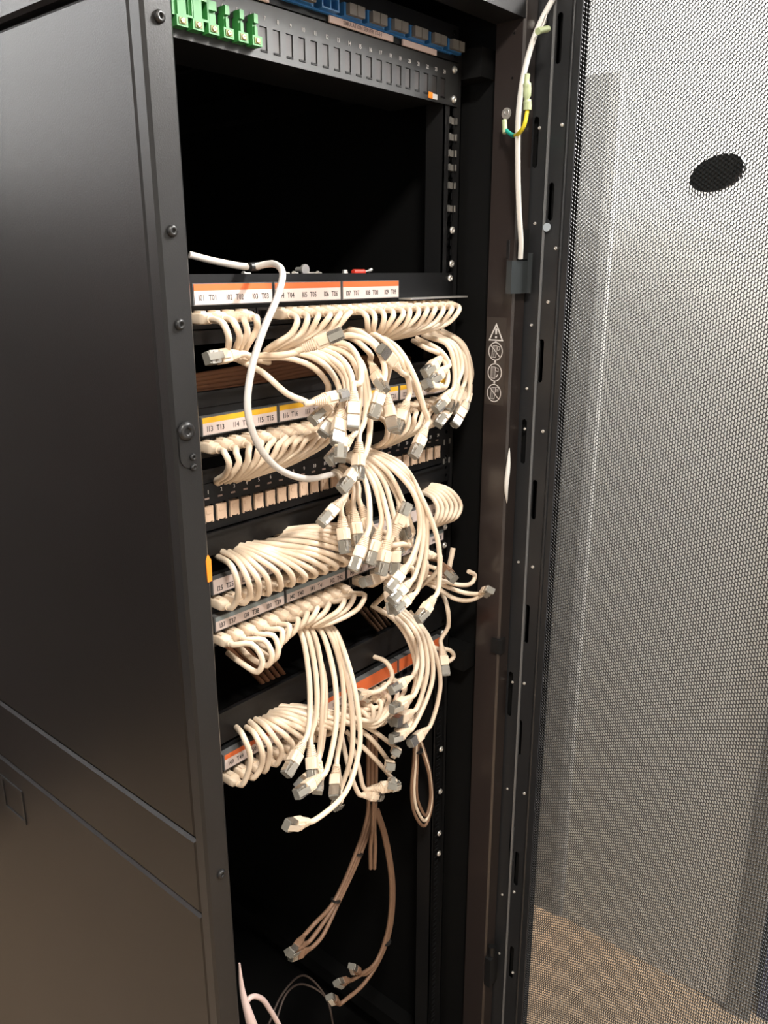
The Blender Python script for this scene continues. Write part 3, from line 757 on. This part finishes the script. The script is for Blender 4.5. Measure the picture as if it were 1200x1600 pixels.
G = [
 ([(600, 950, -.01), (638, 985, -.05), (653, 1030, -.06), (639, 1060, -.065)], (603, 1084)),
 ([(604, 944, -.01), (648, 985, -.055), (660, 1040, -.075), (641, 1090, -.08)], (598, 1118)),
 ([(610, 942, -.01), (655, 985, -.05), (668, 1045, -.065), (644, 1112, -.065)], (606, 1135)),
 ([(622, 945, -.01), (664, 990, -.045), (676, 1060, -.06), (638, 1142, -.065)], (606, 1158)),
 ([(640, 955, .0), (672, 1000, -.04), (688, 1070, -.05), (666, 1140, -.05)], (629, 1172)),
 ([(580, 945, .0), (618, 970, -.03), (642, 1010, -.045), (650, 1060, -.05), (636, 1100, -.05)], (612, 1128)),
 ([(590, 952, .0), (628, 975, -.035), (650, 1020, -.05), (660, 1080, -.05), (648, 1120, -.05)], (618, 1148)),
]
GA = 'cream patch cables of the top orange-labelled panel'
GB_ = 'cream patch cables of the yellow-labelled panel'
ZP = (-.047, -.180, -.358, -.4025, -.585)
# row 1, ports 0-3 and 6-11 go on into the bunch that hangs at the centre
L1a = [(0, [(350, 508, -.050), (359, 530, -.050), (357, 552, -.035), (368, 562, -.020)]), (1, [(400, 498, -.048), (401, 515, -.045), (386, 540, -.035), (383, 558, -.020)])]
L1b = [(0, [(466, 502, -.048), (455, 520, -.042), (425, 540, -.030), (415, 551, -.015)]), (1, [(543, 494, -.048), (528, 512, -.040), (480, 535, -.028), (440, 549, -.012)])]
ends = ['a wide silver-tipped plug', 'a plug turned aside']
for j in range(4):
    pts = interp(L1a, j / 3); a, tip = A[(0, 2, 4, 6)[j]]
    cable(f'cream patch cable from port {pname(1, j)} of the top panel, running into the central bunch', GA, pts + a, (ZP[0], j), tip)
for j in range(6):
    pts = interp(L1b, j / 5); a, tip = A[(1, 3, 5, 7, 8, 9)[j]]
    cable(f'cream patch cable from port {pname(1, 6 + j)} of the top panel, ending in the central hanging bunch', GA, pts + a, (ZP[0], 6 + j), tip)
L1c = [(0, [(573, 496, -.046), (573, 512, -.040), (580, 524, -.015), (560, 532, .02)]), (.3, [(620, 492, -.048), (612, 508, -.042), (590, 526, -.020), (570, 534, .02)]),
       (1, [(716, 486, -.048), (702, 503, -.040), (650, 520, -.025), (600, 531, .01)])]
for j in range(12):
    cable(f'cream patch cable from port {pname(1, 12 + j)} of the top panel, looping back under it', GA, interp(L1c, j / 11), (ZP[0], 12 + j))
for i, (a, tip) in enumerate(A2):
    lb = ('loose cream cable with ribbed plug right of the central upper bunch', 'short loose cream cable with dark-fronted plug inside the central upper bunch', 'loose cream cable whose plug points up left below the top panel', 'loose cream cable whose plug hangs beside the second yellow label pair', 'loose cream cable whose plug hangs lowest between the two upper bunches')[i]
    cable(lb, 'loose cream cables between the two upper bunches', a, None, tip)
bl = ['with the innermost, highest silver plug', 'small silver plug below the highest one', 'with a plug lying flat to the left', 'with a plug tip glowing orange', 'with a plug hanging lowest at the left', 'third from the right edge', 'reaching lowest near the right edge', 'on the outermost right edge', 'just inside the outermost one']
for i, (a, tip) in enumerate(B):
    cable(f'loose cream cable of the right-hand upper bunch, {bl[i]}', 'loose cream cables in the right-hand upper bunch', a, None, tip)
# row 2 goes behind the ivory inserts and out into the middle bunch
L2a = [(0, [(352, 708, -.046), (358, 724, -.048), (352, 742, -.035), (338, 754, -.005)]), (.2, [(393, 705, -.048), (389, 722, -.045), (372, 743, -.030), (352, 752, .0)]),
       (1, [(520, 680, -.048), (508, 692, -.040), (455, 722, -.025), (390, 745, -.005)])]
for j in range(12):
    a, tip = C[j]
    mid = [(400 + 6 * j, 762 - 2 * j, .045), (490 + 3 * j, 742 - 1.5 * j, .035)]
    cable(f'cream patch cable from port {pname(13, j)} of the yellow-labelled panel, ending in the middle bunch', GB_, interp(L2a, j / 11) + mid + a, (ZP[1], j), tip)
cl = ['third from its right edge', 'second from its right edge', 'longest, hanging clear at its right edge']
for j in range(3):
    a, tip = C[12 + j]; cable(f'loose cream cable of the middle bunch, {cl[j]}', 'loose cream cables in the middle bunch', a, None, tip)
cl2 = ['bright plug pointing up towards the top right', 'plug lying on its side over the grey-topped labels', 'plug hanging straight down between the lowest ones', 'tan plug half hidden behind the bunch', 'greenish plug lying sideways at its left']
for j, (a, tip) in enumerate(C2): cable(f'loose cream cable of the middle bunch, {cl2[j]}', 'loose cream cables in the middle bunch', a, None, tip, mt=CREAM)
L2b = [(0, [(604, 664, -.044), (605, 682, -.046), (594, 696, -.03), (578, 700, .01)]), (1, [(705, 640, -.046), (690, 656, -.042), (650, 676, -.025), (590, 702, .01)])]
for j in range(10):
    cable(f'cream patch cable from port {pname(13, 14 + j)} of the yellow-labelled panel, looping down left', GB_, interp(L2b, j / 9), (ZP[1], 14 + j))
# row 3 plugs, cables sweep up and back into the gap above
GC_ = 'cream patch cables of the I25 panel'
L3 = [(0, [(369, 938, -.040), (372, 915, -.050), (364, 888, -.045), (338, 866, .01)]), (.045, [(391, 930, -.042), (388, 905, -.050), (373, 878, -.040), (341, 857, .01)]),
      (.13, [(421, 916, -.042), (414, 898, -.048), (390, 874, -.038), (362, 857, .01)]), (.217, [(458, 906, -.042), (450, 890, -.046), (412, 868, -.036), (364, 851, .01)]),
      (.304, [(494, 896, -.044), (476, 882, -.046), (424, 862, -.036), (366, 849, .01)]), (.435, [(542, 876, -.044), (490, 858, -.044), (440, 852, -.034), (387, 848, .01)]),
      (.525, [(572, 866, -.044), (510, 843, -.042), (470, 838, -.030), (430, 843, .01)]), (.7, [(625, 840, -.044), (560, 822, -.042), (500, 820, -.030), (434, 829, .01)]),
      (1, [(700, 806, -.044), (640, 796, -.042), (540, 800, -.02), (446, 820, .01)])]
for j in range(24):
    t = j / 23
    if j > 16: continue
    cable(f'cream patch cable from port {pname(25, j)} of the plain-labelled panel, sweeping up into the gap', GC_, interp(L3, t), (ZP[2], j))
# arcs at the right of row 3
for i in range(6):
    t = i / 5
    pts = lerp([(655, 768, .01), (676, 778, -.02), (684, 795, -.03), (680, 812, -.03), (668, 826, -.01)], [(660, 755, .01), (700, 764, -.02), (720, 790, -.03), (713, 808, -.03), (690, 818, -.01)], t)
    cable(f'cream cable curving right above the middle bunch, {["innermost", "second", "third", "fourth", "fifth", "outermost"][i]} of six arcs', 'six cream arcs right of the middle bunch', pts)
# row 4
GD_ = 'cream patch cables of the grey-labelled panel'
R4 = [[(393, 1006, -.045), (410, 1032, -.055), (403, 1050, -.050), (380, 1038, -.03), (356, 1020, .005)],
      [(412, 1000, -.045), (425, 1022, -.055), (418, 1040, -.048), (395, 1030, -.03), (372, 1008, .005)],
      [(427, 993, -.045), (435, 1015, -.052), (428, 1031, -.045), (408, 1018, -.02), (385, 1003, .005)],
      [(440, 984, -.045), (440, 1002, -.048), (430, 1020, -.04), (415, 1012, -.01), (400, 1000, .005)],
      [(452, 978, -.045), (449, 996, -.045), (438, 1006, -.035), (420, 1004, .0)],
      [(466, 968, -.045), (462, 984, -.045), (448, 996, -.035), (432, 998, .0)],
      [(480, 958, -.045), (474, 973, -.045), (458, 986, -.035), (440, 990, .0)],
      [(496, 950, -.045), (488, 965, -.045), (468, 980, -.035), (446, 986, .0)],
      [(514, 944, -.046), (506, 958, -.046), (480, 976, -.036), (452, 984, .0)],
      [(538, 938, -.048), (528, 955, -.048), (490, 976, -.038), (458, 983, .0)],
      [(553, 930, -.048), (543, 950, -.048), (500, 974, -.038), (462, 982, .0)],
      [(570, 930, -.050), (560, 950, -.050), (510, 975, -.040), (466, 984, .0)]]
for j in range(12):
    pts = R4[j]; tip = None; ex = ''
    if j >= 4:
        a, tip = F[j - 4]; pts = pts[:-1] + [(a[0][0] - 14, a[0][1] - 6, -.015)] + a; ex = ', then hanging straight down'
    cable(f'cream patch cable from port {pname(37, j)} of the grey-labelled panel{ex}', GD_, pts, (ZP[3], j), tip)
for j in range(5):
    k = 13 + j * 2
    cable(f'cream patch cable from port {pname(37, k)} of the grey-labelled panel, hidden behind the middle bunch', GD_, [(600 + 22 * j, 905 - 9 * j, -.045), (605 + 20 * j, 922 - 8 * j, -.04), (585 + 18 * j, 945 - 7 * j, -.01)], (ZP[3], k))
gl = ['upper white boot', 'brightest silver plug', 'cream plug under the silver one', 'lowest white plug', 'brownish plug at its right edge', 'thin cable at its inner edge', 'second thin cable at its inner edge']
for i, (a, tip) in enumerate(G): cable(f'loose cream cable of the lower right bunch with the {gl[i]}' if i < 5 else f'loose cream cable of the lower right bunch, {gl[i]}', 'loose cream cables in the lower right bunch', a, None, tip)
# row 5
GE_ = 'cream patch cables of the lowest panel'
L5 = [(0, [(386, 1208, -.038), (390, 1180, -.045), (382, 1152, -.035), (367, 1131, .01)]), (.05, [(410, 1196, -.04), (412, 1172, -.046), (400, 1150, -.036), (382, 1134, .01)]),
      (.1, [(426, 1180, -.04), (423, 1160, -.046), (411, 1142, -.036), (389, 1121, .01)]), (.2, [(470, 1160, -.042), (450, 1143, -.044), (430, 1130, -.032), (404, 1119, .01)]),
      (.35, [(520, 1140, -.044), (480, 1125, -.042), (450, 1115, -.03), (414, 1113, .01)]), (.5, [(575, 1125, -.044), (530, 1115, -.04), (480, 1106, -.02), (428, 1099, .01)]),
      (.75, [(605, 1120, -.044), (590, 1135, -.04), (540, 1118, -.02), (462, 1103, .01)]), (1, [(700, 1040, -.05), (660, 1060, -.04), (600, 1070, -.02), (480, 1095, .01)])]
for j in range(18):
    cable(f'cream patch cable from port {pname(49, j)} of the lowest panel, bending up into the gap', GE_, interp(L5, j / 23), (ZP[4], j))
E5 = [([(540, 1120, .0), (580, 1140, -.03), (618, 1170, -.04)], (620, 1182, -.09), 'upper of two plugs facing the room'), ([(540, 1125, .0), (575, 1150, -.03), (607, 1190, -.04)], (612, 1202, -.08), 'lower of two plugs facing the room'),
      ([(540, 1142, .0), (580, 1180, -.03), (612, 1218, -.04)], (614, 1234, -.08), 'lowest rim, right of the tied bundle'),
      ([(534, 1150, .0), (545, 1200, -.03), (568, 1242, -.04)], (596, 1244), 'lying plug above the tied bundle'), ([(545, 1150, .0), (560, 1196, -.03), (580, 1232, -.04)], (602, 1222), 'upturned plug above the tied bundle'),
      ([(560, 1110, .0), (585, 1112, -.02), (598, 1100, -.025), (590, 1088, -.02)], (560, 1084), 'small loop beneath the orange strip')]
for i, (a, tip, lb) in enumerate(E5): cable(f'loose cream cable of the lowest tangle, {lb}', 'loose cream cables at the lowest panel', a, None, tip)
for i in range(4):
    cable(f'cream cable of the lowest tangle, {["first", "second", "third", "fourth"][i]} of four bends opening to the left', 'loose cream cables at the lowest panel', [(520 + i * 6, 1095 + 10 * i, .01), (565, 1108 + 7 * i, -.02), (592 + 2 * i, 1104 + 9 * i, -.03), (600 + i, 1092 + 10 * i, -.02), (596, 1080 + 10 * i, .0)])
# singles
cable('thin grey-white cable drooping in a long arc over the left labels', None, [(296, 398, .02), (340, 409, .01), (392, 417, -.01), (425, 412, -.03), (441, 424, -.055), (434, 462, -.075), (410, 520, -.085), (392, 582, -.09), (387, 640, -.095), (402, 692, -.095), (432, 730, -.09), (478, 748, -.08), (520, 741, -.06)], mt=GREYC, r=.0036)
q = PY(397, 417, -.012); tag(MB().cyl(q + Vector((-.006, 0, 0)), (1, 0, .05), .0045, .012, 10).build('cable_tie', RUBBER, None, loc=q), 'black clip on the grey cable above the T03 label', 'cable tie')
cable('cream cable running right below the top panel to an upturned plug', None, [(392, 556, -.02), (440, 555, -.06), (466, 550, -.07), (474, 545, -.075)], None, (490, 528), roll=.2)
cable('cream cable crossing diagonally down to a plug over the I17 label', None, [(368, 560, -.02), (410, 582, -.05), (450, 616, -.07), (478, 628, -.08), (490, 628, -.085)], None, (530, 616), roll=.1)
cable('cream cable with a greyish plug at the far left below T02', None, [(420, 566, -.01), (395, 560, -.03), (372, 554, -.04)], None, (322, 560), roll=0)
cable('cream cable hooking round below the grey-labelled panel in front of the orange strip', None, [(584, 1026, .0), (603, 1034, -.02), (613, 1056, -.03), (598, 1076, -.035), (577, 1083, -.035)], None, (538, 1088), roll=0)
cable('cream cable sticking out right with a hooked end', 'three cables sticking out to the right', [(650, 895, .0), (685, 905, -.03), (718, 914, -.05), (738, 910, -.05), (742, 899, -.05), (732, 893, -.05)])
cable('cream cable sticking out furthest right with its plug end-on', 'three cables sticking out to the right', [(650, 900, .0), (690, 914, -.03), (725, 926, -.06), (752, 927, -.07)], None, (766, 922, -.10))
cable('lowest of the three cream cables sticking out to the right', 'three cables sticking out to the right', [(655, 905, .0), (688, 922, -.03), (712, 936, -.05), (738, 937, -.06), (752, 930, -.065)])
for i in range(5):
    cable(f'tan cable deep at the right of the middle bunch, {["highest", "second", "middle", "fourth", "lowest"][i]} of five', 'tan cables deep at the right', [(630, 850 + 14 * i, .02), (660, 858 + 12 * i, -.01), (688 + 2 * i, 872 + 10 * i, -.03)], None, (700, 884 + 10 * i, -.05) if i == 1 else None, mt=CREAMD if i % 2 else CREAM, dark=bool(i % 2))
cable('cream strap standing upright right of the middle bunch', None, [(697, 905, -.01), (701, 890, -.02), (708, 856, -.02)], mt=CREAM, r=.0042, name='strap')
cable('cream cable dropping to a plug above the last orange label', None, [(685, 915, .0), (698, 945, -.03), (700, 980, -.03), (690, 1010, -.03)], None, (682, 1040))
cable('cream loop lying sideways right of the lowest orange label', None, [(660, 1000, .02), (680, 1012, -.01), (703, 1016, -.02), (709, 1026, -.02), (698, 1034, -.02), (672, 1030, .0), (655, 1020, .03)])
# dim cables inside
GH = 'dim tan cables tied in a bundle below the panels'
for i in range(3):
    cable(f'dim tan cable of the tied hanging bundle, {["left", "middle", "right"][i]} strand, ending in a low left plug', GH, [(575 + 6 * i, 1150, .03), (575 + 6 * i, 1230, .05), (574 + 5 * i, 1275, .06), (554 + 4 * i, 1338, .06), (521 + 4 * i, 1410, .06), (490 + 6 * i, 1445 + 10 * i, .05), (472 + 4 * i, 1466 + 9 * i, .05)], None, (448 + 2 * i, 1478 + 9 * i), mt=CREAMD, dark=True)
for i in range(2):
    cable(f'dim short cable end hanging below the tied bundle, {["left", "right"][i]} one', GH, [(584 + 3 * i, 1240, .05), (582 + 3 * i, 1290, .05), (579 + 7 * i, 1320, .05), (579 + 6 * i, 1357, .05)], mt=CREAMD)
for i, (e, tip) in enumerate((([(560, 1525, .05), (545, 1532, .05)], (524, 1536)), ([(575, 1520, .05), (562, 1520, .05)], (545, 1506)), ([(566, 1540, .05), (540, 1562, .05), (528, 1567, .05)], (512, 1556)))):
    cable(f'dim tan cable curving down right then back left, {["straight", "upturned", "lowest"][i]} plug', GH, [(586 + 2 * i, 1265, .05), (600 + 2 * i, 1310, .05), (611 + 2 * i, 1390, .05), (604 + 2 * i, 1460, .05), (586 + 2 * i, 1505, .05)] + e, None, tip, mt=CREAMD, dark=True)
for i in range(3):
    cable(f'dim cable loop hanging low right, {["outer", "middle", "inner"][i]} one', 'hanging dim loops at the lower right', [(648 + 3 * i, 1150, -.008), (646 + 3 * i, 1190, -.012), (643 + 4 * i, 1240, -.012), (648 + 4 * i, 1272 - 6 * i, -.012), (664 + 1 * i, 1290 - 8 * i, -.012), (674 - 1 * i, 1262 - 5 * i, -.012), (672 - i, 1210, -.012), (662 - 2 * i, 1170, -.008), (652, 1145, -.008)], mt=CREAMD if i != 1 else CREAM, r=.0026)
for (px, py, Y, ax, lb) in ((653, 1174, -.010, (0, 0, 1), 'black tie round the low right loops'), (582, 1252, .055, (0, 0, 1), 'black tie under the plugs at the top of the hanging bundle'), (559, 1335, .06, (.4, 0, 1), 'upper black tie on the left hanging strands'), (524, 1408, .06, (.5, 0, 1), 'lower black tie on the left hanging strands'), (604, 1472, .05, (-.2, 0, 1), 'black tie on the right hanging strands')):
    q = PY(px, py, Y); tag(MB().cyl(q, ax, .0085, .0025, 12).build('cable_tie', RUBBER, None, loc=q), lb, 'cable tie')
# bundles passing deep behind the gaps, the brown light in there put into their colour
for i in range(6):
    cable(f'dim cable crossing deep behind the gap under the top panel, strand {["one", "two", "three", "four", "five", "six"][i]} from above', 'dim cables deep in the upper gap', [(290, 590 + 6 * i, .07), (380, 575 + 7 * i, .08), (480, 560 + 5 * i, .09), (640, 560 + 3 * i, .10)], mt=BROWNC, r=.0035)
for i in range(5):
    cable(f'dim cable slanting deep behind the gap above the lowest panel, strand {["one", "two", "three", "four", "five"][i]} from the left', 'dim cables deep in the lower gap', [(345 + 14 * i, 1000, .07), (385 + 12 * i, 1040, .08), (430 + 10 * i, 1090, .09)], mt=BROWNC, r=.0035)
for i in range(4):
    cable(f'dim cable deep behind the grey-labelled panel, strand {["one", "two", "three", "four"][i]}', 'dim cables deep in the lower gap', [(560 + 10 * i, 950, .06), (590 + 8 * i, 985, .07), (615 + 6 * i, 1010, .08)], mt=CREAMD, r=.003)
cable('pinkish cable arching at the bottom left inside the rack', None, [(380, 1572, -.03), (392, 1558, -.03), (408, 1560, -.03), (422, 1578, -.03), (440, 1610, -.03), (455, 1650, -.03)], mt=PINKC, r=.0035)
cable('thick pinkish cable rising at the bottom left edge', None, [(374, 1505, -.03), (379, 1550, -.035), (390, 1590, -.045), (405, 1640, -.05)], mt=PINKC, r=lambda t: .0012 + .007 * min(1, t * 1.3))
for i in range(2):
    cable(f'faint dark cable loop on the rack floor, {["nearer", "further"][i]} one', 'faint loops at the rack floor', [(420 + 10 * i, 1600, .10), (440 + 6 * i, 1555, .12), (475, 1524 + 14 * i, .14), (510, 1560, .12), (522, 1610, .10)], mt=DARKC, r=.0018)
# ---------------------------------------------------------------- right post: white cable, earth wire
cable('white cable running down the right post beside the door hinge', None, [(880, -22, -.10), (862, 2, -.11), (836, 55, -.11), (818, 118, -.105), (810, 180, -.102), (809, 260, -.10), (811, 330, -.098), (814, 380, -.096), (813, 404, -.093)], mt=WHITEC, r=.0036, name='power_cable')
cable('sliver of white cable showing lower down beside the right post', None, [(796, 700, -.084), (794, 730, -.087), (791, 760, -.087), (792, 786, -.084)], mt=WHITEC, r=lambda t: .0004 + .0032 * math.sin(math.pi * t) ** .7, name='power_cable')
ew = empty('earth_wire', PX(790, 200, XI), 'yellow and green earth wire joining the right post to the door', 'wire')
q1 = [PY(*p) for p in ((790, 203, -.070), (800, 211, -.085), (810, 209, -.105), (819, 196, -.118), (824, 172, -.118))]
S = spline(q1)
MB().tube(S[:6], .0026, 10).build('green_end', TEAL, ew)
MB().tube(S[5:], .0026, 10).build('yellow_wire', YWIRE, ew)
a, b = PY(788, 188, -.066), PY(789, 208, -.070)
MB().tube([a, (a + b) / 2, b], .0034, 10).build('ring_sleeve', LIME, ew)
c = PX(793, 178, XI) - Vector((.002, 0, 0))
MB().cyl(c, (-1, 0, 0), .0072, .001, 14).build('ring_terminal', STEEL, ew)
P = [PY(824, 172, -.118), PY(824, 160, -.118), PY(823, 154, -.118), PY(824, 138, -.118), PY(823, 128, -.118), PY(824, 116, -.118)]
MB().tube(spline(P, 5), lambda t: .0052 if t < .28 or .45 < t < .75 else .0034, 8).build('spade_sleeve', LIME, ew)
cs = empty('spare_earth_lug', PY(850, 46, -.118), 'clear-sleeved earth lug at the top of the door stile', 'connector')
MB().tube([PY(840, 49, -.122), PY(846, 47, -.122), PY(856, 45, -.122)], .0038, 10).build('sleeve', LIME, cs)
MB().tube([PY(846, 44, -.122), PY(850, 34, -.122), PY(853, 24, -.122)], .0014, 8).cyl(PX(850, 35, XO) + Vector((-.002, 0, 0)), (-1, 0, 0), .005, .001).build('lug', STEEL, cs)
print('cables', NC[0])
